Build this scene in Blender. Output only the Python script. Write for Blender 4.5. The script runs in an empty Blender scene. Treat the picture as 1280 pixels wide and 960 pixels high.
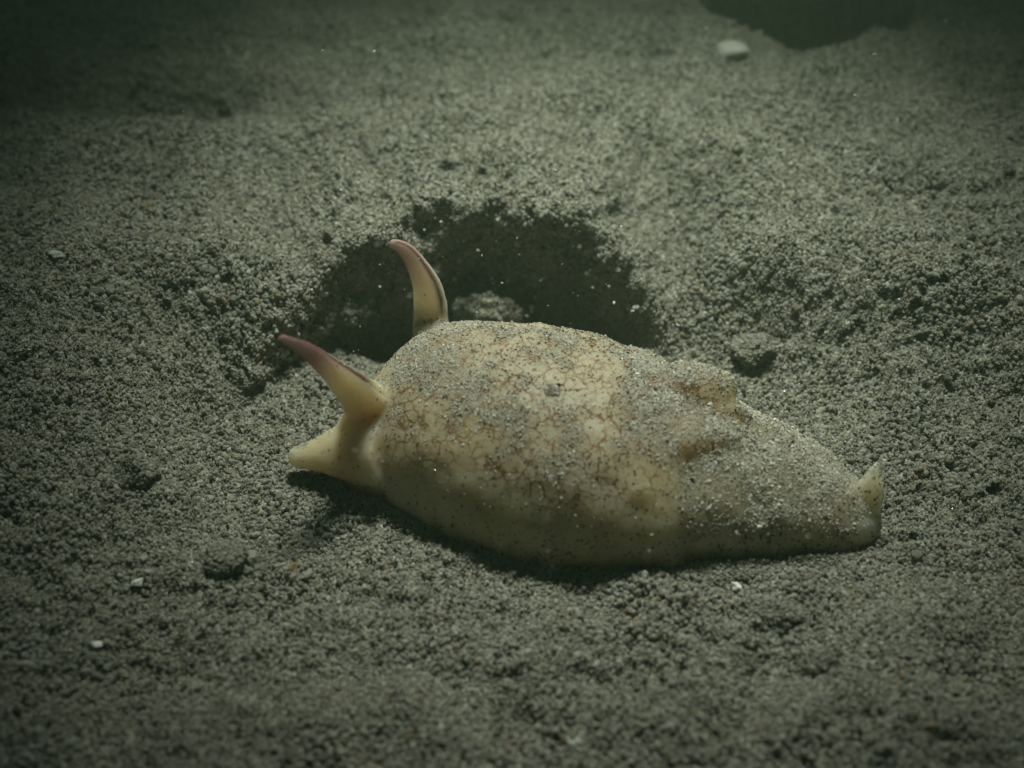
import bpy, bmesh, math
import numpy as np
from mathutils import Vector, Matrix

# ------------------------------------------------------------------ camera
SC = bpy.context.scene
COL = SC.collection
R = math.radians
PITCH, CAM_H, FPX = R(40.0), 0.180, 1758.0        # focal length in pixels of a 1280-wide frame
cam_d = bpy.data.cameras.new('camera')
cam = bpy.data.objects.new('camera', cam_d); COL.objects.link(cam)
cam.location = (0, 0, CAM_H); cam.rotation_euler = (R(90) - PITCH, 0, 0)
cam_d.sensor_width = 36.0; cam_d.lens = 36.0 * FPX / 1280.0
cam_d.clip_start = 0.005; cam_d.clip_end = 100.0
cam_d.dof.use_dof = True; cam_d.dof.focus_distance = 0.262; cam_d.dof.aperture_fstop = 11.0
SC.camera = cam

# ------------------------------------------------------------------ dim daylight filtered by the water
world = bpy.data.worlds.new('World'); SC.world = world; world.use_nodes = True
wn, wl = world.node_tree.nodes, world.node_tree.links
sky = wn.new('ShaderNodeTexSky'); sky.sky_type = 'NISHITA'; sky.sun_disc = False
sky.sun_elevation = R(58); sky.sun_rotation = R(0)
tint = wn.new('ShaderNodeMix'); tint.data_type = 'RGBA'; tint.blend_type = 'MULTIPLY'
tint.inputs[0].default_value = 1.0
tint.inputs[7].default_value = (0.74, 1.0, 0.60, 1)            # daylight that has come down through green water
wl.new(sky.outputs[0], tint.inputs[6]); wl.new(tint.outputs[2], wn['Background'].inputs[0])
wn['Background'].inputs[1].default_value = 0.017

sun_d = bpy.data.lights.new('sun', 'SUN'); sun_d.energy = 0.05; sun_d.angle = R(40); sun_d.color = (0.86, 1.0, 0.78)
sun = bpy.data.objects.new('sun', sun_d); COL.objects.link(sun)
sun.rotation_euler = (R(-32), 0, 0); sun.location = (0, 0.6, 1.0)

# the diver's torch that lights the slug from above and behind (its beam is what the photograph shows)
torch_d = bpy.data.lights.new('dive_torch', 'SPOT'); torch_d.energy = 19.5
torch_d.spot_size = R(32); torch_d.spot_blend = 1.0; torch_d.shadow_soft_size = 0.045
torch_d.color = (0.90, 1.0, 0.86)
torch = bpy.data.objects.new('dive_torch', torch_d); COL.objects.link(torch)
TORCH = Vector((0.026, 0.362, 0.450)); AIM = Vector((0.014, 0.225, 0.0))
torch.location = TORCH
torch.rotation_euler = (AIM - TORCH).to_track_quat('-Z', 'Y').to_euler()

SC.view_settings.view_transform = 'Standard'; SC.view_settings.look = 'None'
SC.view_settings.exposure = 0.0; SC.view_settings.gamma = 1.0
SC.view_settings.use_curve_mapping = False
SC.cycles.use_denoising = True
SC.cycles.max_bounces = 6; SC.cycles.volume_bounces = 1
SC.cycles.caustics_reflective = False; SC.cycles.caustics_refractive = False

# ------------------------------------------------------------------ helpers
rng = np.random.default_rng(7)
CP, SP = math.cos(PITCH), math.sin(PITCH)

def ray(px, py):
    x = (px - 640.0) / FPX; y = (480.0 - py) / FPX
    return np.array([x, CP + y * SP, -SP + y * CP])          # camera looks along +Y, tilted down
def at_z(px, py, z=0.0):
    d = ray(px, py); t = (z - CAM_H) / d[2]
    return np.array([0, 0, CAM_H]) + d * t
def at_y(px, py, yw):
    d = ray(px, py); t = yw / d[1]
    return np.array([0, 0, CAM_H]) + d * t
def project_v(y, z):                                           # pixel row of a world point
    depth = y * CP - (z - CAM_H) * SP
    up = y * SP + (z - CAM_H) * CP
    return 480.0 - FPX * up / depth

def _hash(ix, iy, iz, seed):
    h = (ix.astype(np.uint32) * np.uint32(374761393) + iy.astype(np.uint32) * np.uint32(668265263)
         + iz.astype(np.uint32) * np.uint32(2147483647) + np.uint32((seed * 1274126177) & 0xffffffff))
    h = (h ^ (h >> np.uint32(13))) * np.uint32(1274126177)
    h = h ^ (h >> np.uint32(16))
    return (h & np.uint32(0xffff)).astype(np.float32) / 32767.5 - 1.0
def noise2(x, y, seed=0):
    fx, fy = np.floor(x), np.floor(y)
    ix, iy = fx.astype(np.int64), fy.astype(np.int64)
    tx, ty = (x - fx).astype(np.float32), (y - fy).astype(np.float32)
    zero = np.zeros_like(ix)
    def g(dx, dy):
        a = _hash(ix + dx, iy + dy, zero, seed) * np.float32(math.pi)
        return np.cos(a) * (tx - dx) + np.sin(a) * (ty - dy)
    u = tx * tx * tx * (tx * (tx * 6 - 15) + 10); v = ty * ty * ty * (ty * (ty * 6 - 15) + 10)
    a = g(0, 0) * (1 - u) + g(1, 0) * u; b = g(0, 1) * (1 - u) + g(1, 1) * u
    return (a * (1 - v) + b * v) * 1.4
def noise3(p, seed=0):
    f = np.floor(p); i = f.astype(np.int64); t = (p - f).astype(np.float32)
    w = t * t * (3 - 2 * t)
    out = 0
    for dx in (0, 1):
        for dy in (0, 1):
            for dz in (0, 1):
                h = _hash(i[:, 0] + dx, i[:, 1] + dy, i[:, 2] + dz, seed)
                out = out + h * (w[:, 0] if dx else 1 - w[:, 0]) * (w[:, 1] if dy else 1 - w[:, 1]) * (w[:, 2] if dz else 1 - w[:, 2])
    return out
def sstep(a, b, x):
    t = np.clip((x - a) / (b - a), 0, 1); return t * t * (3 - 2 * t)

def mesh_np(name, V, F, smooth=True):
    me = bpy.data.meshes.new(name)
    V = np.asarray(V, np.float32); F = np.asarray(F, np.int32); k = F.shape[1]
    me.vertices.add(len(V)); me.vertices.foreach_set('co', V.ravel())
    me.loops.add(F.size); me.loops.foreach_set('vertex_index', F.ravel())
    me.polygons.add(len(F)); me.polygons.foreach_set('loop_start', np.arange(0, F.size, k, dtype=np.int32))
    me.polygons.foreach_set('use_smooth', np.full(len(F), smooth))
    me.update(calc_edges=True)
    return me
def link(name, me, mat=None, parent=None, **props):
    o = bpy.data.objects.new(name, me); COL.objects.link(o)
    if mat is not None: me.materials.append(mat)
    if parent is not None: o.parent = parent
    for k, v in props.items(): o[k] = v
    return o

class N:                                                       # a few words for node trees
    def __init__(s, mat): s.t = mat.node_tree; s.n = s.t.nodes; s.l = s.t.links
    def add(s, kind, **kw):
        nd = s.n.new(kind)
        for k, v in kw.items(): setattr(nd, k, v)
        return nd
    def set(s, sock, v):
        if isinstance(v, bpy.types.NodeSocket): s.l.new(v, sock)
        else: sock.default_value = v
    def math(s, op, a, b=None, clamp=False):
        nd = s.add('ShaderNodeMath', operation=op, use_clamp=clamp); s.set(nd.inputs[0], a)
        if b is not None: s.set(nd.inputs[1], b)
        return nd.outputs[0]
    def mix(s, f, a, b, blend='MIX'):
        nd = s.add('ShaderNodeMix', data_type='RGBA', blend_type=blend); s.set(nd.inputs[0], f); s.set(nd.inputs[6], a); s.set(nd.inputs[7], b)
        return nd.outputs[2]
    def ramp(s, f, stops):
        nd = s.add('ShaderNodeValToRGB'); s.set(nd.inputs[0], f); e = nd.color_ramp.elements
        while len(e) < len(stops): e.new(0.5)
        for el, (p, c) in zip(e, stops): el.position = p; el.color = (*c, 1) if len(c) == 3 else c
        return nd.outputs[0]
    def noise(s, vec, scale, detail=3.0, rough=0.55):
        nd = s.add('ShaderNodeTexNoise'); s.set(nd.inputs['Vector'], vec); nd.inputs['Scale'].default_value = scale
        nd.inputs['Detail'].default_value = detail; nd.inputs['Roughness'].default_value = rough
        return nd
    def attr(s, name, typ='GEOMETRY'):
        return s.add('ShaderNodeAttribute', attribute_name=name, attribute_type=typ)
def material(name):
    m = bpy.data.materials.new(name); m.use_nodes = True
    return m, N(m), m.node_tree.nodes['Principled BSDF']

# ------------------------------------------------------------------ materials
def sand_material():
    m, n, b = material('sand')
    co = n.add('ShaderNodeTexCoord').outputs['Object']
    wob = n.noise(co, 1300, 2); sc = n.add('ShaderNodeVectorMath', operation='SCALE'); n.set(sc.inputs[0], wob.outputs['Color']); sc.inputs['Scale'].default_value = 0.00035
    ad = n.add('ShaderNodeVectorMath', operation='ADD'); n.set(ad.inputs[0], co); n.set(ad.inputs[1], sc.outputs[0])
    v = n.add('ShaderNodeTexVoronoi'); n.set(v.inputs['Vector'], ad.outputs[0]); v.inputs['Scale'].default_value = 1700     # packed fine grains
    sep = n.add('ShaderNodeSeparateColor'); n.set(sep.inputs[0], v.outputs['Color'])
    col = n.ramp(sep.outputs[0], [(0.0, (0.05, 0.045, 0.038)), (0.2, (0.13, 0.12, 0.095)), (0.6, (0.22, 0.21, 0.175)), (0.9, (0.31, 0.295, 0.25)), (1.0, (0.42, 0.40, 0.35))])
    col = n.mix(n.math('MULTIPLY', n.noise(co, 90, 3).outputs[0], 0.35), col, (0.17, 0.15, 0.105, 1))
    n.set(b.inputs['Base Color'], col); b.inputs['Roughness'].default_value = 0.9
    b.inputs['Specular IOR Level'].default_value = 0.2
    bp = n.add('ShaderNodeBump', invert=True); bp.inputs['Strength'].default_value = 0.9; bp.inputs['Distance'].default_value = 0.0005
    n.set(bp.inputs['Height'], v.outputs['Distance']); n.set(b.inputs['Normal'], bp.outputs[0])
    return m
def grain_material(name, stops, through=0.5):
    m, n, b = material(name)
    tone = n.attr('tone', 'INSTANCER').outputs['Fac']
    col = n.ramp(tone, stops)
    n.set(b.inputs['Base Color'], col)
    gl = n.attr('gloss', 'INSTANCER').outputs['Fac']
    n.set(b.inputs['Roughness'], n.math('SUBTRACT', 0.85, n.math('MULTIPLY', gl, 0.72)))
    n.set(b.inputs['Specular IOR Level'], n.math('ADD', 0.15, n.math('MULTIPLY', gl, 0.6)))
    tl = n.add('ShaderNodeBsdfTranslucent'); n.set(tl.inputs['Color'], col)      # quartz lets light through
    mx = n.add('ShaderNodeMixShader'); mx.inputs[0].default_value = through
    n.l.new(b.outputs[0], mx.inputs[1]); n.l.new(tl.outputs[0], mx.inputs[2]); n.l.new(mx.outputs[0], n.n['Material Output'].inputs[0])
    return m
SAND = sand_material()
GRAIN = grain_material('sand_grain', [(0.0, (0.05, 0.045, 0.04)), (0.07, (0.13, 0.115, 0.085)), (0.16, (0.26, 0.245, 0.20)),
                                      (0.5, (0.42, 0.405, 0.35)), (0.82, (0.54, 0.525, 0.465)), (0.93, (0.36, 0.27, 0.16)), (1.0, (0.62, 0.61, 0.57))])
COAT = grain_material('coat_grain', [(0.0, (0.035, 0.03, 0.03)), (0.10, (0.10, 0.085, 0.06)), (0.2, (0.34, 0.30, 0.235)),
                                     (0.6, (0.48, 0.44, 0.36)), (0.9, (0.62, 0.58, 0.50)), (1.0, (0.85, 0.84, 0.80))], through=0.22)

def pale_material(name, c, rough=0.6, sss=0.0):
    m, n, b = material(name)
    co = n.add('ShaderNodeTexCoord').outputs['Object']
    v = n.noise(co, 420, 4).outputs[0]
    n.set(b.inputs['Base Color'], n.mix(v, tuple(x * 0.7 for x in c) + (1,), tuple(min(1, x * 1.2) for x in c) + (1,)))
    b.inputs['Roughness'].default_value = rough
    return m
PEBBLE = pale_material('pebble', (0.36, 0.36, 0.31), 0.7)
SHELL = pale_material('shell', (0.74, 0.72, 0.66), 0.3)

# ------------------------------------------------------------------ the sandy sea bed
def axis(lo, hi, step, far_lo, far_hi, grow=1.12):
    mid = list(np.arange(lo, hi, step))
    out, s, v = [], step, mid[-1]
    while v < far_hi: s *= grow; v += s; out.append(v)
    pre, s, v = [], step, mid[0]
    while v > far_lo: s *= grow; v -= s; pre.append(v)
    return np.array(pre[::-1] + mid + out)
STEP = 0.00046
gx = axis(-0.165, 0.165, STEP, -3.0, 3.0); gy = axis(0.105, 0.435, STEP, -3.0, 3.5)
X, Y = np.meshgrid(gx, gy); X = X.ravel(); Y = Y.ravel()

RIM_PX = [(250, 395), (310, 362), (365, 325), (420, 290), (480, 262), (560, 243), (640, 234), (740, 246), (795, 272), (835, 315), (850, 360), (846, 400)]
PLATEAU = 0.020
rim = np.array([at_z(px, py, PLATEAU)[:2] for px, py in RIM_PX])

def ground_height(x, y):
    """height of the bed before grain relief: a hollow behind the slug, a burrow beyond, low ripples and mounds"""
    n1 = noise2(x * 42, y * 42, 3); n2 = noise2(x * 95, y * 95, 4)
    wob = 0.0030 * noise2(x * 70, y * 70, 11) + 0.0022 * noise2(x * 190, y * 190, 12)
    # the far bank: plateau beyond the rim line, steep wall, floor of the hollow in front
    yr = np.interp(x, rim[:, 0][:10], rim[:, 1][:10]) + wob
    left_fade = sstep(rim[0, 0] - 0.02, rim[4, 0], x); right_fade = 1 - sstep(rim[7, 0] - 0.004, rim[9, 0] + 0.010, x)
    f = left_fade * right_fade
    d = y - yr - 0.017 * f
    wall = sstep(-0.018, 0.001, d)
    slope = sstep(-0.075, 0.03, d)
    up = PLATEAU * (slope * (1 - f) + wall * f)
    bowl = -0.023 * np.exp(-(((x + 0.003) / 0.044) ** 2 + ((y - 0.256) / 0.030) ** 2) ** 2) * (1 - wall * f)
    # the burrow mouth at the far right
    bx, by = BURROW
    e = np.sqrt(((x - bx) / 0.0285) ** 2 + ((y - by) / 0.029) ** 2) + 0.10 * noise2(x * 70, y * 70, 21)
    hole = -0.060 * (1 - sstep(0.86, 1.02, e))
    # soft trough running off to the left, mound under the head, gentle swells
    trough = -0.011 * np.exp(-(((x + 0.085) / 0.035) ** 2 + ((y - 0.300) / 0.010) ** 2))
    mound = 0.004 * np.exp(-(((x + 0.075) / 0.024) ** 2 + ((y - 0.207) / 0.014) ** 2))
    swell = 0.0034 * n1 + 0.0021 * n2
    far = 0.03 * noise2(x * 3, y * 3, 5) * sstep(0.5, 1.5, np.hypot(x, y - 0.2))
    calm = sstep(0.75, 1.5, np.hypot((x - 0.012) / 0.074, (y - 0.203 + 0.10 * x) / 0.031))     # the slug rests on level sand
    lean = 0.023 * f * sstep(-0.018, 0.0, d) * (1 - sstep(0.0, 0.05, d))                     # the wall leans out over the hollow
    return (up + trough + mound + swell) * calm - 0.0016 * (1 - calm) + bowl + hole + far, lean

BURROW = at_z(1012, 0, PLATEAU)[:2] + np.array([0.0, 0.004])

def grain_relief(x, y):
    w1 = noise2(x * 160, y * 160, 31); w2 = noise2(x * 300 + 3 * w1, y * 300, 32)
    c = noise2(x * 430 + 0.8 * w2, y * 430 + 0.8 * w1, 33); c2 = noise2(x * 820, y * 820, 34)
    soft = 0.55 + 0.45 * sstep(-0.25, 0.3, noise2(x * 30, y * 30, 35))
    return (0.0013 * w2 + 0.0014 * np.abs(c) + 0.0006 * c2) * soft

Z, LEAN = ground_height(X, Y); near = (np.abs(X) < 0.3) & (Y > 0.0) & (Y < 0.7)
Z = Z + np.where(near, grain_relief(X, Y), 0)
# walls bulge and crumble: push steep places sideways so that banks overhang a little
nxg, nyg = len(gx), len(gy)
Zg = Z.reshape(nyg, nxg); dzy = np.abs(np.gradient(Zg, gy, axis=0)).ravel()
steep = sstep(1.0, 2.2, dzy)
P = np.stack([X, Y, Z], 1)
P[:, 1] -= LEAN
inw = np.maximum(steep, sstep(0.004, 0.018, LEAN))
P[:, 1] += inw * (0.0024 * noise3(P * 240, 41) + 0.0012 * noise3(P * 520, 43)); P[:, 0] += inw * 0.0018 * noise3(P * 300 + 9, 42)
P[:, 2] += inw * 0.0010 * noise3(P * 420 + 5, 44)
idx = np.arange(nxg * nyg).reshape(nyg, nxg)
quads = np.stack([idx[:-1, :-1].ravel(), idx[:-1, 1:].ravel(), idx[1:, 1:].ravel(), idx[1:, :-1].ravel()], 1)
bed = link('sea_bed', mesh_np('sea_bed', P, quads), SAND, kind='structure',
           label='grey-green silty sand covering the sea bed', category='sand')

Pg = P.reshape(nyg, nxg, 3)
bpy.context.view_layer.update()
def on_bed(px, py, it=0):                                      # the bed point seen at a pixel
    ok, loc, nrm, f = bed.ray_cast(Vector((0, 0, CAM_H)), Vector(ray(px, py)).normalized())
    return np.array(loc) if ok else at_z(px, py, 0.0)

# ------------------------------------------------------------------ grain scatter (geometry nodes: nobody could count sand)
def grain_tree(name, mat, variants, subdiv=1):
    ng = bpy.data.node_groups.new(name, 'GeometryNodeTree')
    ng.interface.new_socket('Geometry', in_out='INPUT', socket_type='NodeSocketGeometry')
    ng.interface.new_socket('Geometry', in_out='OUTPUT', socket_type='NodeSocketGeometry')
    nn, ll = ng.nodes, ng.links
    gi, go = nn.new('NodeGroupInput'), nn.new('NodeGroupOutput')
    g2i = nn.new('GeometryNodeGeometryToInstance')
    for k, (sx, sy, sz) in enumerate(variants):
        ico = nn.new('GeometryNodeMeshIcoSphere'); ico.inputs['Radius'].default_value = 0.5; ico.inputs['Subdivisions'].default_value = subdiv + 1
        tr = nn.new('GeometryNodeTransform'); tr.inputs['Scale'].default_value = (sx, sy, sz)
        sp = nn.new('GeometryNodeSetPosition'); nz = nn.new('ShaderNodeTexNoise'); nz.noise_dimensions = '4D'
        nz.inputs['Scale'].default_value = 2.2; nz.inputs['W'].default_value = 3.7 * k; nz.inputs['Detail'].default_value = 2.0
        sub = nn.new('ShaderNodeVectorMath'); sub.operation = 'SUBTRACT'; sub.inputs[1].default_value = (0.5, 0.5, 0.5)
        sc = nn.new('ShaderNodeVectorMath'); sc.operation = 'SCALE'; sc.inputs['Scale'].default_value = 0.75
        ll.new(nz.outputs['Color'], sub.inputs[0]); ll.new(sub.outputs[0], sc.inputs[0]); ll.new(sc.outputs[0], sp.inputs['Offset'])
        sm = nn.new('GeometryNodeSetMaterial'); sm.inputs['Material'].default_value = mat
        ll.new(ico.outputs[0], tr.inputs[0]); ll.new(tr.outputs[0], sp.inputs[0]); ll.new(sp.outputs[0], sm.inputs[0])
        ll.new(sm.outputs[0], g2i.inputs[0])
    iop = nn.new('GeometryNodeInstanceOnPoints'); iop.inputs['Pick Instance'].default_value = True
    def na(nm, typ):
        a = nn.new('GeometryNodeInputNamedAttribute'); a.data_type = typ; a.inputs['Name'].default_value = nm
        return a.outputs['Attribute']
    e2r = nn.new('FunctionNodeEulerToRotation')
    ll.new(na('rot', 'FLOAT_VECTOR'), e2r.inputs[0]); ll.new(e2r.outputs[0], iop.inputs['Rotation'])
    ll.new(na('scl', 'FLOAT'), iop.inputs['Scale']); ll.new(na('pick', 'INT'), iop.inputs['Instance Index'])
    ll.new(gi.outputs[0], iop.inputs['Points']); ll.new(g2i.outputs[0], iop.inputs['Instance']); ll.new(iop.outputs[0], go.inputs[0])
    return ng
def scatter(name, pts, size, tone, gloss, tree, nvar, mat, parent=None, **props):
    me = bpy.data.meshes.new(name); n = len(pts)
    me.vertices.add(n); me.vertices.foreach_set('co', np.asarray(pts, np.float32).ravel())
    def put(nm, typ, arr, key='value'):
        a = me.attributes.new(nm, typ, 'POINT'); a.data.foreach_set(key, np.ascontiguousarray(arr).ravel())
    put('rot', 'FLOAT_VECTOR', rng.uniform(0, 6.28, (n, 3)).astype(np.float32), 'vector')
    put('scl', 'FLOAT', size.astype(np.float32)); put('tone', 'FLOAT', tone.astype(np.float32))
    put('gloss', 'FLOAT', gloss.astype(np.float32)); put('pick', 'INT', rng.integers(0, nvar, n).astype(np.int32))
    o = link(name, me, mat, parent, **props)
    md = o.modifiers.new('grains', 'NODES'); md.node_group = tree
    return o
VAR = [(1.0, 0.8, 0.7), (1.15, 0.75, 0.6), (0.9, 0.85, 0.8), (1.3, 0.7, 0.65), (1.0, 0.9, 0.55), (0.85, 0.8, 0.95)]
BED_TREE = grain_tree('bed_grains', GRAIN, VAR); COAT_TREE = grain_tree('coat_grains', COAT, VAR)

def sample_faces(V, F, count, weight=None):
    a, b, c = V[F[:, 0]], V[F[:, 1]], V[F[:, 2]]; d = V[F[:, 3]] if F.shape[1] == 4 else None
    nrm = np.cross(c - a, (d - b) if d is not None else (b - a)); area = np.linalg.norm(nrm, axis=1)
    w = area * (1 if weight is None else weight); w = w / w.sum()
    f = rng.choice(len(F), count, p=w); u, v = rng.random((2, count, 1))
    if d is None:
        s = np.where(u + v > 1, 1, 0); u = np.where(s, 1 - u, u); v = np.where(s, 1 - v, v)
        p = a[f] + u * (b[f] - a[f]) + v * (c[f] - a[f])
    else:
        p = (a[f] * (1 - u) + b[f] * u) * (1 - v) + (d[f] * (1 - u) + c[f] * u) * v
    n = nrm[f] / np.maximum(area[f], 1e-12)[:, None]
    return p, n, f

qc = P[quads].mean(1)
inview = (np.abs(qc[:, 0]) < 0.036 + 0.40 * qc[:, 1]) & (qc[:, 1] > 0.112) & (qc[:, 1] < 0.46)
wq = inview * (0.45 + 0.55 * (0.22 / np.maximum(qc[:, 1], 0.1)) ** 1.5)
NG = 330000
gp, gn, _ = sample_faces(P, quads, NG, wq)
gs = 0.00036 + 0.00070 * rng.random(NG) ** 2.0
gs = gs * np.where(rng.random(NG) < 0.006, 1.9, 1.0)
gs *= 0.75 + 0.5 * sstep(-0.2, 0.4, noise2(gp[:, 0] * 60, gp[:, 1] * 60, 61))
gp = gp + gn * (gs * 0.22)[:, None]
bed_points = [(gp, gs)]

# ------------------------------------------------------------------ the sea slug
# stations along the body: pixel column, pixel rows of the back and of the front foot edge, height over half width
ST = [(411, 560, 596, 1.0), (419, 536, 601, 1.1), (434, 505, 611, 1.15), (460, 472, 623, 1.15), (500, 434, 644, 1.1), (560, 411, 675, 1.02),
      (620, 409, 697, .97), (700, 415, 713, .95), (780, 433, 716, .92), (850, 454, 713, .90), (905, 480, 708, .86),
      (960, 507, 704, .84), (1010, 529, 701, .86), (1050, 560, 697, .90), (1078, 590, 692, 1.0), (1094, 612, 684, 1.05), (1102, 632, 674, 1.0)]
TH = np.linspace(0, math.pi, 90)
def fit_width(F, ratio, vtop):
    lo, hi = 0.001, 0.06
    for _ in range(40):
        a = (lo + hi) / 2
        if project_v(F[1] + a + a * np.cos(TH), a * ratio * np.sin(TH)).min() > vtop: lo = a
        else: hi = a
    return a
sx, syc, sa, sh = [], [], [], []
for px, vt, vb, ratio in ST:
    F = at_z(px, vb, 0.0); a = fit_width(F, ratio, vt); sx.append(F[0]); syc.append(F[1] + a); sa.append(a); sh.append(a * ratio)
sx, syc, sa, sh = map(np.array, (sx, syc, sa, sh))
def smooth_interp(x, xs, ys):
    m = np.gradient(ys, xs); i = np.clip(np.searchsorted(xs, x) - 1, 0, len(xs) - 2)
    h = xs[i + 1] - xs[i]; t = np.clip((x - xs[i]) / h, 0, 1)
    return ((2*t**3-3*t**2+1)*ys[i] + (t**3-2*t**2+t)*h*m[i] + (-2*t**3+3*t**2)*ys[i+1] + (t**3-t**2)*h*m[i+1])

def loft(rings):
    n, k = len(rings), len(rings[0]); V = np.concatenate(rings)
    F = [[i*k+j, i*k+(j+1) % k, (i+1)*k+(j+1) % k, (i+1)*k+j] for i in range(n-1) for j in range(k)]
    c0, c1 = rings[0].mean(0), rings[-1].mean(0); V = np.vstack([V, c0, c1]); a, b = n*k, n*k+1
    T = [[a, (j+1) % k, j] for j in range(k)] + [[b, (n-1)*k+j, (n-1)*k+(j+1) % k] for j in range(k)]
    return V, F, T

XM0, XM1 = at_z(848, 713)[0], at_z(925, 706)[0]                 # where the mantle ends, on the flank and on the back
bm = bmesh.new()
def put_shell(V, F, T):
    vs = [bm.verts.new(v) for v in V]
    for f in F + T: bm.faces.new([vs[i] for i in f])
K = 96
rings = []
xs = np.concatenate([[sx[0] - 0.0016, sx[0] - 0.0008], np.linspace(sx[0], sx[-1], 170), [sx[-1] + 0.0008]])
for x in xs:
    xc = np.clip(x, sx[0], sx[-1]); endf = 1.0 if sx[0] <= x <= sx[-1] else (0.72 if x in (xs[1], xs[-1]) else 0.35)
    yc, a, h = smooth_interp(xc, sx, syc), smooth_interp(xc, sx, sa) * endf, smooth_interp(xc, sx, sh) * endf
    th = np.linspace(0, 2*math.pi, K, endpoint=False)
    c, s = np.cos(th), np.sin(th)
    y = yc + a * np.sign(c) * np.abs(c) ** 0.94
    z = np.where(s >= 0, h * np.abs(s) ** 0.96, -0.004 * np.abs(s))
    y = yc + (y - yc) * (1 - 0.06 * (1 - sstep(0.0, 0.008, z)))
    # the mantle is a thicker skirt over the foot, and stops at an oblique edge
    edge = XM0 + (XM1 - XM0) * sstep(0.86, 0.98, z / h)
    man = (1 - sstep(edge - 0.0020, edge + 0.0022, x)) * sstep(sx[0] + 0.004, sx[0] + 0.020, x)
    rad = np.stack([c, np.maximum(s, 0)], 1)
    y = y + rad[:, 0] * 0.0014 * (man - 0.6); z = z + rad[:, 1] * 0.0014 * (man - 0.6)
    dent = 0.0006 * np.exp(-((x - edge - 0.0012) / 0.0013) ** 2) * (s > 0)               # crease behind the mantle's edge
    y = y - rad[:, 0] * dent; z = z - rad[:, 1] * dent
    rings.append(np.stack([np.full(K, x), y, z], 1))
put_shell(*loft(rings))

def tube(points, radii, flat=None, up=(0, -1, 0), groove=None, k=28, bend=None):
    """a tapering horn; flat squashes it across, groove cuts a slit along its length on one side"""
    pts = np.array(points); rr = np.array(radii)
    t = np.linspace(0, 1, len(pts)); tt = np.linspace(0, 1, 46)
    C = np.stack([smooth_interp(tt, t, pts[:, i]) for i in range(3)], 1); RR = smooth_interp(tt, t, rr)
    FL = np.full(46, 1.0) if flat is None else smooth_interp(tt, t, np.array(flat))
    T = np.gradient(C, axis=0); T /= np.linalg.norm(T, axis=1)[:, None]
    rings = []
    for i in range(46):
        u = np.array(up, float); u -= T[i] * (u @ T[i]); u /= np.linalg.norm(u); w = np.cross(T[i], u)
        th = np.linspace(0, 2*math.pi, k, endpoint=False); r = np.full(k, RR[i])
        if groove is not None:
            dth = (th - groove + math.pi) % (2*math.pi) - math.pi
            r = r * (1 - 0.36 * np.exp(-(dth / 0.17) ** 2) * sstep(0.06, 0.2, tt[i])) * (1 + 0.10 * np.exp(-((np.abs(dth) - 0.40) / 0.2) ** 2))
        rings.append(C[i] + np.outer(np.cos(th) * r * FL[i], u) + np.outer(np.sin(th) * r, w))
    return rings, C

# rolled horns: near one leans out over the sand, far one stands behind the hump of the back
YH1, YH2 = 0.1890, 0.2180
h1p = [at_y(525, 540, YH1 + .016), at_y(472, 514, YH1 + .005), at_y(440, 484, YH1), at_y(412, 460, YH1 - .002), at_y(382, 437, YH1 - .004), at_y(349, 421, YH1 - .006)]
r1, C1 = tube(h1p, [.0040, .0049, .0034, .0023, .0016, .0008], [.8, .75, .7, .65, .6, .55], groove=1.6)
put_shell(*loft(r1))
h2p = [at_y(536, 466, YH2 - .014), at_y(538, 430, YH2 - .006), at_y(538, 395, YH2), at_y(534, 360, YH2), at_y(520, 330, YH2), at_y(505, 311, YH2), at_y(487, 303, YH2)]
r2, C2 = tube(h2p, [.0042, .0038, .0034, .0028, .0020, .0015, .0009], [.7] * 7, groove=1.15)
put_shell(*loft(r2))
# blunt face that carries the near horn and the veil
hd = [at_y(520, 560, .1980), at_y(474, 552, .1920), at_y(444, 550, .1900), at_y(424, 553, .1890)]
rh, CH = tube(hd, [.0120, .0098, .0070, .0030], [1, 1, 1, 1]); put_shell(*loft(rh))
# corner of the oral veil, low over the sand in front of the head
vp = [at_z(490, 560, .008), at_z(455, 562, .006), at_z(420, 566, .0045), at_z(390, 570, .0036), at_z(364, 572, .0030)]
rv, CV = tube(vp, [.0066, .0056, .0040, .0028, .0018], [1.2, 1.2, 1.2, 1.1, 1.0], up=(0, 1, 0.2))
put_shell(*loft(rv))
# turned-up tail tip
tp = [at_y(1035, 652, .1785), at_y(1066, 637, .1772), at_y(1084, 616, .1766), at_y(1092, 598, .1766), at_y(1101, 578, .1766)]
rt, CT = tube(tp, [.0052, .0044, .0030, .0019, .0009], [.9, .85, .75, .60, .5])
put_shell(*loft(rt))
# fold at the hind edge of the mantle, and the ridge behind it
fp = [at_y(780, 510, .1900), at_y(845, 494, .1910), at_y(892, 490, .1915), at_y(918, 493, .1915)]
rf, CF = tube(fp, [.0060, .0054, .0044, .0026], [1.1, 1.1, 1.1, 1.1]); put_shell(*loft(rf))
gp_ = [at_y(845, 512, .1880), at_y(885, 514, .1880), at_y(915, 520, .1875), at_y(945, 534, .1870)]
rg, CG = tube(gp_, [.0050, .0034, .0026, .0010], [.9, .9, .8, .7]); put_shell(*loft(rg))
bmesh.ops.recalc_face_normals(bm, faces=bm.faces)
raw = bpy.data.meshes.new('raw'); bm.to_mesh(raw); bm.free()
tmp = bpy.data.objects.new('raw', raw); COL.objects.link(tmp)
rmd = tmp.modifiers.new('remesh', 'REMESH'); rmd.mode = 'VOXEL'; rmd.voxel_size = 0.00042
dg = bpy.context.evaluated_depsgraph_get(); ev = tmp.evaluated_get(dg); em = ev.to_mesh()
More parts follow.
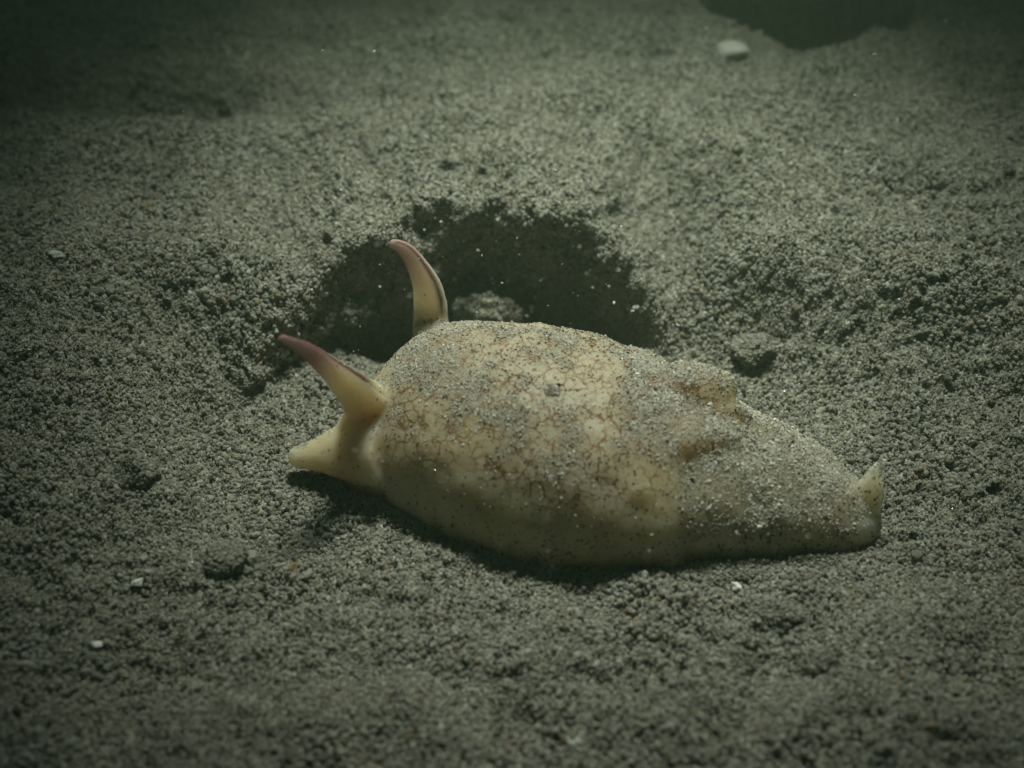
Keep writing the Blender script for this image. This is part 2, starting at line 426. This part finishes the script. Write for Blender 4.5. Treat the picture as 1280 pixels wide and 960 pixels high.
SV = np.empty(len(em.vertices) * 3, np.float32); em.vertices.foreach_get('co', SV); SV = SV.reshape(-1, 3).astype(np.float64)
SF = np.empty(len(em.loops), np.int32); em.loops.foreach_get('vertex_index', SF); SF = SF.reshape(-1, 4)
ev.to_mesh_clear(); bpy.data.objects.remove(tmp); bpy.data.meshes.remove(raw)

E = np.concatenate([SF[:, [0, 1]], SF[:, [1, 2]], SF[:, [2, 3]], SF[:, [3, 0]]])
deg = np.bincount(E.ravel(), minlength=len(SV)).astype(float)
def lap(V):
    out = np.zeros_like(V)
    for k in range(3):
        out[:, k] = np.bincount(E[:, 0], V[E[:, 1], k], len(V)) + np.bincount(E[:, 1], V[E[:, 0], k], len(V))
    return out / deg[:, None]
def normals(V):
    n = np.cross(V[SF[:, 2]] - V[SF[:, 0]], V[SF[:, 3]] - V[SF[:, 1]]); o = np.zeros_like(V)
    for k in range(4): np.add.at(o, SF[:, k], n)
    return o / np.maximum(np.linalg.norm(o, axis=1), 1e-12)[:, None]
def dist_curve(V, C):
    d = np.full(len(V), 9.0); t = np.zeros(len(V))
    for i, c in enumerate(C):
        q = np.linalg.norm(V - c, axis=1); s = q < d; d[s] = q[s]; t[s] = i / (len(C) - 1)
    return d, t
d1, t1 = dist_curve(SV, C1); d2, t2 = dist_curve(SV, C2)
horn = np.maximum(sstep(.0075, .0045, d1) * sstep(.25, .5, t1) if False else (d1 < .0052) * sstep(.2, .42, t1), (d2 < .0058) * sstep(.25, .4, t2))
dT, tT = dist_curve(SV, CT)
fine = np.clip(np.maximum(horn, (dT < .0042) * sstep(.30, .55, tT)), 0, 1)[:, None]
for it in range(11):                                           # blend the joins, keep the horns crisp
    L = lap(SV); SV = SV + (L - SV) * (0.6 * (1 - 0.88 * fine))
SN = normals(SV)
lump = 0.0006 * noise3(SV * 75, 51) + 0.00055 * noise3(SV * 190, 52) + 0.00022 * noise3(SV * 480, 53)
top = sstep(0.0, 0.7, SN[:, 2])
SV = SV + SN * (lump * (0.06 + 0.85 * top ** 2) * (1 - fine[:, 0]))[:, None]
wr = 0.00042 * noise3(SV * np.array([520, 260, 200]), 54)
SV = SV + SN * (wr * (1 - top) * (1 - fine[:, 0]))[:, None]
SN = normals(SV)
d1, t1 = dist_curve(SV, C1); d2, t2 = dist_curve(SV, C2)

# skin masks (pigment of the animal, and a back dimmed against the torch light)
hx = SV[:, 0]; sz = SV[:, 2]
hrel = sz / np.maximum(smooth_interp(np.clip(hx, sx[0], sx[-1]), sx, sh), .004)
edge = XM0 + (XM1 - XM0) * sstep(0.86, 0.98, hrel)
mantle = (1 - sstep(edge - .0035, edge + .0035, hx + .003 * noise3(SV * 260, 77))) * sstep(at_z(468, 623)[0], at_z(500, 644)[0] , hx)
pink1 = (d1 < .0052) * sstep(.46, .78, t1); pink2 = (d2 < .0058) * sstep(.42, .80, t2)
pink = np.maximum(pink1, pink2 * .8)
def slit_line(C, up, ang, V, d, t, tmin):
    T = np.gradient(C, axis=0); T /= np.linalg.norm(T, axis=1)[:, None]
    i = np.clip((t * (len(C) - 1)).round().astype(int), 0, len(C) - 1)
    u = np.array(up, float) - T[i] * (T[i] @ np.array(up, float))[:, None]; u /= np.linalg.norm(u, axis=1)[:, None]
    w = np.cross(T[i], u); q = V - C[i]
    a = np.arctan2((q * w).sum(1), (q * u).sum(1)); dth = (a - ang + math.pi) % (2*math.pi) - math.pi
    return np.exp(-(dth / .42) ** 2) * sstep(tmin, tmin + .12, t) * sstep(1.0, .93, t)
slit = np.maximum((d1 < .005) * slit_line(C1, (0, -1, 0), 1.6, SV, d1, t1, .30), (d2 < .0056) * slit_line(C2, (0, -1, 0), 1.15, SV, d2, t2, .30))
tipm = np.maximum((d1 < .004) * sstep(.955, .99, t1), (d2 < .004) * sstep(.95, .99, t2))
tail = sstep(at_z(1030, 690)[0], at_z(1085, 676)[0], hx)

dF, tF = dist_curve(SV, CF); dG, tG = dist_curve(SV, CG)
flap = np.maximum(sstep(.0070, .0045, dF) * sstep(.5, .75, tF), sstep(.0048, .0030, dG) * sstep(.15, .4, tG))
flap = np.maximum(flap, .8 * np.exp(-((hx - XM0 + .005) / .006) ** 2) * sstep(.25, .5, hrel) * sstep(.95, .7, hrel) * (SN[:, 1] < 0))
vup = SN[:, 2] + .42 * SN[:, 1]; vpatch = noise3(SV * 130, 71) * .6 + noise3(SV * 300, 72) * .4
back_dim = .8 * sstep(.30, 1.0, vup + .18 * vpatch) * (1 - np.clip(fine[:, 0] * 2, 0, 1)) * sstep(at_z(440, 611)[0], at_z(500, 640)[0], hx)
slug_me = mesh_np('sea_slug', SV, SF)
def vattr(me, nm, arr):
    a = me.attributes.new(nm, 'FLOAT', 'POINT'); a.data.foreach_set('value', np.ascontiguousarray(arr, dtype=np.float32))
for nm, arr in (('mantle', mantle), ('pink', pink), ('slit', slit), ('tip', tipm), ('horn', horn), ('tail', tail), ('flap', flap), ('back_dim', back_dim), ('net', mantle * (1 - np.clip(horn * 2, 0, 1)) * (.15 + .85 * sstep(.35, .75, hrel + .15 * vpatch)))): vattr(slug_me, nm, arr)

def skin_material():
    m, n, b = material('slug_skin')
    co = n.add('ShaderNodeTexCoord').outputs['Object']
    mant = n.attr('net').outputs['Fac']
    base = n.ramp(n.noise(co, 75, 4).outputs[0], [(0.3, (0.42, 0.325, 0.195)), (0.5, (0.455, 0.37, 0.24)), (0.72, (0.48, 0.41, 0.29))])
    warm = n.noise(co, 45, 2).outputs[0]
    base = n.mix(n.math('MULTIPLY', n.math('SUBTRACT', warm, 0.45, True), 1.6, True), base, (0.48, 0.33, 0.15, 1))
    base = n.mix(n.attr('back_dim').outputs['Fac'], base, (0.31, 0.27, 0.20, 1))           # back painted darker, in a sediment tone, to even out the torch light
    # net of fine reddish-brown lines on the mantle
    wob = n.noise(co, 330, 3); sc = n.add('ShaderNodeVectorMath', operation='SCALE'); n.set(sc.inputs[0], wob.outputs['Color']); sc.inputs['Scale'].default_value = 0.0034
    ad = n.add('ShaderNodeVectorMath', operation='ADD'); n.set(ad.inputs[0], co); n.set(ad.inputs[1], sc.outputs[0])
    def net(scale, w0, w1):
        v = n.add('ShaderNodeTexVoronoi', feature='DISTANCE_TO_EDGE'); n.set(v.inputs['Vector'], ad.outputs[0]); v.inputs['Scale'].default_value = scale
        mr = n.add('ShaderNodeMapRange'); n.set(mr.inputs[0], v.outputs['Distance']); mr.inputs[1].default_value = w0; mr.inputs[2].default_value = w1
        mr.inputs[3].default_value = 1; mr.inputs[4].default_value = 0
        return mr.outputs[0]
    gap = n.ramp(n.noise(co, 260, 3).outputs[0], [(0.36, (0, 0, 0)), (0.52, (1, 1, 1))])
    veins = n.math('MULTIPLY', n.math('MULTIPLY', n.math('MAXIMUM', net(360, .016, .078), n.math('MULTIPLY', net(640, .02, .08), 0.35)), gap), mant)
    col = base
    # specks: brown pigment dots, and dark grains seen through the slime
    def dots(scale, r0, r1, seed, thr):
        v = n.add('ShaderNodeTexVoronoi'); mp = n.add('ShaderNodeVectorMath', operation='ADD'); n.set(mp.inputs[0], co); mp.inputs[1].default_value = (seed, seed, 0)
        n.set(v.inputs['Vector'], mp.outputs[0]); v.inputs['Scale'].default_value = scale
        mr = n.add('ShaderNodeMapRange'); n.set(mr.inputs[0], v.outputs['Distance']); mr.inputs[1].default_value = r0; mr.inputs[2].default_value = r1
        mr.inputs[3].default_value = 1; mr.inputs[4].default_value = 0
        sep = n.add('ShaderNodeSeparateColor'); n.set(sep.inputs[0], v.outputs['Color'])
        return n.math('MULTIPLY', mr.outputs[0], n.math('GREATER_THAN', sep.outputs[0], thr))
    hornf = n.math('SUBTRACT', 1.0, n.attr('horn').outputs['Fac'])
    col = n.mix(n.math('MULTIPLY', dots(400, .12, .40, .5, .75), n.math('MULTIPLY', 0.18, hornf)), col, (0.42, 0.15, 0.06, 1))
    col = n.mix(n.math('MULTIPLY', n.attr('tail').outputs['Fac'], 0.85), col, (0.46, 0.44, 0.33, 1))
    col = n.mix(n.math('MULTIPLY', n.attr('flap').outputs['Fac'], 0.5), col, (0.40, 0.32, 0.16, 1))
    col = n.mix(n.math('MULTIPLY', n.attr('horn').outputs['Fac'], 0.8), col, (0.38, 0.325, 0.24, 1))
    col = n.mix(n.math('MULTIPLY', n.attr('pink').outputs['Fac'], 0.80), col, (0.40, 0.19, 0.20, 1))
    col = n.mix(n.math('MULTIPLY', n.attr('tip').outputs['Fac'], 0.75), col, (0.52, 0.43, 0.37, 1))
    n.set(b.inputs['Base Color'], col)
    b.inputs['Roughness'].default_value = 0.55; b.inputs['Specular IOR Level'].default_value = 0.25
    b.inputs['Subsurface Weight'].default_value = 1.0; b.inputs['Subsurface Radius'].default_value = (1.0, 0.90, 0.74); b.inputs['Subsurface Scale'].default_value = 0.0170; b.inputs['Subsurface Anisotropy'].default_value = 0.0
    bp = n.add('ShaderNodeBump'); bp.inputs['Strength'].default_value = 0.35; bp.inputs['Distance'].default_value = 0.0004
    n.set(bp.inputs['Height'], n.noise(co, 1100, 4).outputs[0]); n.set(b.inputs['Normal'], bp.outputs[0])
    # pigment lies on the surface, over the translucent flesh
    slit = n.attr('slit').outputs['Fac']
    spots = n.math('MULTIPLY', n.math('MULTIPLY', dots(620, .10, .30, .3, .35), 0.7), hornf)
    pink = n.attr('pink').outputs['Fac']
    pig = n.math('MAXIMUM', n.math('MAXIMUM', n.math('MULTIPLY', veins, 0.95), spots), n.math('MAXIMUM', n.math('MULTIPLY', slit, 0.95), n.math('MULTIPLY', pink, 0.85)))
    df = n.add('ShaderNodeBsdfDiffuse'); n.set(df.inputs[0], n.mix(slit, n.mix(pink, (0.145, 0.068, 0.028, 1), (0.29, 0.075, 0.08, 1)), (0.055, 0.010, 0.014, 1)))
    mx = n.add('ShaderNodeMixShader'); n.set(mx.inputs[0], pig)
    n.l.new(b.outputs[0], mx.inputs[1]); n.l.new(df.outputs[0], mx.inputs[2]); n.l.new(mx.outputs[0], n.n['Material Output'].inputs[0])
    return m
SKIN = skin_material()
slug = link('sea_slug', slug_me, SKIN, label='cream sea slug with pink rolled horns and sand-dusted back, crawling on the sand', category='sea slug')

# sand stuck to the slime of its back and foot
cen = SV[SF].mean(1); fn = SN[SF].mean(1)
fx, fz = cen[:, 0], cen[:, 2]; fman = mantle[SF].mean(1); fhorn = horn[SF].max(1); ftail = tail[SF].mean(1); fflap = flap[SF].mean(1)
up = fn[:, 2] + 0.42 * fn[:, 1]
patch = noise3(cen * 130, 71) * .6 + noise3(cen * 300, 72) * .4
bare = np.exp(-(((fx - at_z(690, 600)[0]) / .018) ** 2 + ((up - .98) / .14) ** 2) * 1.0)      # open window of veined skin
w_m = fman * sstep(.36, 1.30, up + .42 * patch) * (1 - .95 * np.clip(1.6 * bare, 0, 1) * sstep(-.35, .1, -patch + .2))
w_f = (1 - fman) * (fx > XM0 - .002) * (.75 * sstep(.15, 1.0, up + .3 * patch) + .14 * sstep(-.4, .1, up))
w_h = (1 - fman) * (fx < at_z(510, 640)[0]) * sstep(.72, 1.0, up + .2 * patch) * .5
wt = (w_m * 1.0 + w_f * 1.1 + w_h) * (1 - fhorn) * (1 - ftail * .8) * (1 - .6 * fflap) * (.45 + 1.1 * (noise3(cen * 520, 75) > .05)) + .004
tris = SF
NC = 74000
cp, cn, cf = sample_faces(SV, SF, NC, wt)
cn = SN[SF[cf, 0]]
cs = 0.00014 + 0.00032 * rng.random(NC) ** 2.2
cs *= np.where(rng.random(NC) < .05, 2.0, 1.0)
cs *= np.where((cp[:, 0] > XM0) & (rng.random(NC) < .5), 1.3, 1.0)
cp = cp - cn * (cs * .06)[:, None]
ctone = np.clip(rng.beta(2.2, 1.9, NC), 0, 1); ctone = np.where(rng.random(NC) < .05, rng.random(NC) * .08, ctone)
cgl = (rng.random(NC) < .10) * rng.uniform(.6, 1, NC)
ns = 6500                                                     # dark specks over the flanks
wsp = (1 - fhorn) * (fx > at_z(470, 620)[0]) * (cen[:, 2] > .001) * (.25 + sstep(at_z(520, 640)[0], at_z(720, 700)[0], fx)) * (.4 + (patch > 0))
sp_, _, sf_ = sample_faces(SV, SF, ns, wsp); ss_ = .00020 + .00040 * rng.random(ns) ** 2.5
cp = np.vstack([cp, sp_ - SN[SF[sf_, 0]] * (ss_ * .1)[:, None]]); cs = np.concatenate([cs, ss_])
ctone = np.concatenate([ctone, rng.uniform(0, .13, ns)]); cgl = np.concatenate([cgl, np.zeros(ns)])
scatter('sand_coating', cp, cs, ctone, cgl, COAT_TREE, len(VAR), COAT, slug, kind='stuff', label='pale sand grains stuck to the back of the slug')

# ------------------------------------------------------------------ clods, pebbles and shell chips lying on the bed
def clod_mesh(name, r, flat, seed, rough=0.28, sub=5, squash=(1, 1), point=0.0):
    b = bmesh.new(); bmesh.ops.create_icosphere(b, subdivisions=sub, radius=1.0)
    V = np.array([v.co[:] for v in b.verts]); F = np.array([[v.index for v in f.verts] for f in b.faces]); b.free()
    k = 1 + rough * noise3(V * 1.6 + seed * 7, seed) + rough * .55 * noise3(V * 4 + seed, seed + 1) + rough * .25 * noise3(V * 9, seed + 2)
    V = V * k[:, None] * np.array([squash[0], squash[1], flat])
    if point: V[:, :2] *= (1 - point * sstep(0, flat, V[:, 2]))[:, None]; V[:, 2] *= 1 + .5 * point * (V[:, 2] > 0)
    return mesh_np(name, V * r, F), V * r, F
def lay(name, px, py, r, flat, seed, mat, label, cat, group=None, grains=True, sink=.34, at=None, **kw):
    me, V, F = clod_mesh(name, r, flat, seed, **kw)
    p = on_bed(px, py) if at is None else np.array(at)
    p = p + np.array([0, 0, r * flat * (1 - 2 * sink)]) if at is None else p
    o = link(name, me, mat, label=label, category=cat)
    if group: o['group'] = group
    o.location = p
    if grains:
        cnt = int(900 * (r / .003) ** 2); q, nn_, _ = sample_faces(V, F, cnt)
        s = .0003 + .0005 * rng.random(cnt) ** 2; bed_points.append((q + p, s))
    return o
lay('sand_clod', 168, 596, .0040, .75, 3, SAND, 'pointed sandy lump standing on the dark sand beyond the sea slug\'s veil', 'sand clod', point=.6, sink=.35)
lay('sand_clod', 283, 700, .0032, .60, 5, SAND, 'rounded sandy lump on open sand in front of the sea slug\'s head', 'sand clod')
lay('sand_clod', 942, 440, .0040, .70, 8, SAND, 'brownish crumbly lump on the sand just behind the mantle\'s hind edge', 'sand clod')
lay('sand_clod', 968, 770, .0040, .55, 12, SAND, 'low elongated sandy ridge in front of the sea slug\'s tail end', 'sand clod', squash=(1.5, .8))
lay('sand_clod', 1026, 828, .0027, .6, 15, SAND, 'small dark-sided sandy lump next to a low elongated ridge', 'sand clod')
lay('sand_clod', 612, 392, .0062, 1.7, 18, SAND, 'crumbly hump of sand on the floor of the shaded hollow', 'sand clod', squash=(1.3, .8), at=at_y(612, 420, .2415))
lay('sand_clod', 440, 392, .0036, .60, 22, SAND, 'crumbly sand lump in the hollow between the two horns', 'sand clod')
lay('sand_clod', 1058, 262, .0026, .5, 25, SAND, 'small sandy bump on the open slope below the burrow', 'sand clod')
lay('pale_pebble', 915, 64, .0034, .42, 28, PEBBLE, 'smooth pale pebble beside the mouth of the dark burrow', 'pebble', grains=False, rough=.12, squash=(1.2, 1))
lay('pale_pebble', 70, 319, .0011, .6, 31, PEBBLE, 'tiny bright pebble alone on the darkest sand', 'pebble', grains=False, rough=.5, sub=3, squash=(1.3, .8))
lay('pale_pebble', 716, 928, .0013, .5, 33, PEBBLE, 'small white pebble on the sand well in front of the slug\'s middle', 'pebble', grains=False, rough=.5, sub=3, squash=(1.35, .8))

def chip(px, py, r, seed, label):
    rs = np.random.default_rng(seed); k = 9
    a = np.sort(rs.uniform(0, 6.28, k)); rad = r * rs.uniform(.6, 1.15, k)
    top_ = np.stack([np.cos(a) * rad, np.sin(a) * rad * .7, .18 * r * np.cos(a * 2) + .06 * r], 1)
    inner = top_ * np.array([.55, .55, 1]) + np.array([0, 0, .16 * r]); bot = top_ - np.array([0, 0, .16 * r])
    V = np.vstack([bot, top_, inner, [[0, 0, .24 * r]], [[0, 0, -.1 * r]]]); F = []
    for i in range(k):
        j = (i + 1) % k
        F += [(i, j, k+j), (i, k+j, k+i), (k+i, k+j, 2*k+j), (k+i, 2*k+j, 2*k+i), (2*k+i, 2*k+j, 3*k), (j, i, 3*k+1)]
    p = on_bed(px, py); o = link('shell_chip', mesh_np('shell_chip', V, np.array(F), False), SHELL, label=label, category='shell', group='shell chips on the sand')
    o.location = p + np.array([0, -.0004, .5 * r + .0006]); o.rotation_euler = (R(rs.uniform(-35, 35)), R(rs.uniform(-35, 35)), rs.uniform(0, 6.28))
chip(797, 391, .0025, 1, 'white flaky shell chip at the right end of the shaded hollow')
chip(919, 737, .0012, 2, 'glinting shell chip on the sand touching the foot\'s shadow near the tail')
chip(176, 731, .0013, 3, 'small glinting shell chip near a rounded sandy lump in front of the head')
chip(120, 808, .0013, 5, 'small pale shell chip on the dim sand far in front of the head')

# clump of grit caught on the slug's back
hit = np.argmin(np.linalg.norm(SV - at_y(686, 514, .1850), axis=1)); gpt = SV[hit]
lay('grit_clump', 0, 0, .0013, .22, 41, pale_material('grit', (0.36, 0.33, 0.28), .85), 'dark grey clump of grit stuck on the middle of the slug\'s back', 'grit', at=gpt, sub=4, rough=.4)

# sand pushed up against the edge of the foot
nb = 9000; bx_ = rng.uniform(sx[0], sx[-1] + .001, nb); by_ = smooth_interp(np.clip(bx_, sx[0], sx[-1]), sx, syc); ba_ = smooth_interp(np.clip(bx_, sx[0], sx[-1]), sx, sa)
off = np.abs(rng.normal(0, .0016, nb)); side = np.where(rng.random(nb) < .75, -1, 1)
bank = np.stack([bx_, by_ + side * (ba_ * .97 + off), -.0006 + .0016 * np.exp(-off / .0013) * rng.random(nb) * (.4 + .6 * (noise2(bx_ * 160, by_ * 0, 91) > -.1))], 1)
bed_points.append((bank, .0003 + .0006 * rng.random(nb) ** 2))
allp = np.concatenate([p for p, s in bed_points]); alls = np.concatenate([s for p, s in bed_points]); n_ = len(allp)
tone = np.clip(rng.normal(.45, .24, n_) + .10 * noise2(allp[:, 0] * 70, allp[:, 1] * 70, 62), 0, .90)
tone = np.where(rng.random(n_) < .045, rng.uniform(.88, 1, n_), tone)
gloss = (rng.random(n_) < .05) * rng.uniform(.5, 1, n_)
scatter('sand_grains', allp, alls, tone, gloss, BED_TREE, len(VAR), GRAIN, kind='stuff', label='loose pale sand grains strewn over the sea bed', category='sand')

# flecks drifting in the water
nf = 360
fpx = np.stack([rng.uniform(60, 1240, nf), rng.uniform(10, 930, nf)], 1); fpx[:130] = np.stack([rng.normal(590, 140, 130), rng.normal(320, 60, 130)], 1)
fl = []
for (px, py) in fpx:
    g = on_bed(px, py, 5); c = np.array([0, 0, CAM_H]); k = rng.uniform(.03, .22) if py > 420 else rng.uniform(.03, .35); fl.append(g + (c - g) * k)
fl = np.array(fl)
flk = scatter('drifting_flecks', fl, .00016 + .00050 * rng.random(nf) ** 2.5, rng.uniform(.6, 1, nf), (rng.random(nf) < .3) * .8, COAT_TREE, len(VAR), COAT, kind='stuff',
              label='tiny pale flecks drifting in the water above the sand', category='flecks')

# ------------------------------------------------------------------ the murky water
b = bmesh.new(); bmesh.ops.create_cube(b, size=1.0)
bmesh.ops.scale(b, vec=(8.4, 9.0, 1.62), verts=b.verts); bmesh.ops.translate(b, vec=(0, 0.25, -0.25), verts=b.verts)
hz = bpy.data.meshes.new('haze'); b.to_mesh(hz); b.free()
hm = bpy.data.materials.new('haze'); hm.use_nodes = True; hn = hm.node_tree.nodes; hn.remove(hn['Principled BSDF'])
pv = hn.new('ShaderNodeVolumePrincipled'); pv.inputs['Color'].default_value = (0.68, 0.92, 0.66, 1)
pv.inputs['Density'].default_value = 0.42; pv.inputs['Anisotropy'].default_value = 0.2
hm.node_tree.links.new(pv.outputs[0], hn['Material Output'].inputs['Volume'])
link('haze', hz, hm, kind='stuff', label='murky green water filling the scene', category='water')
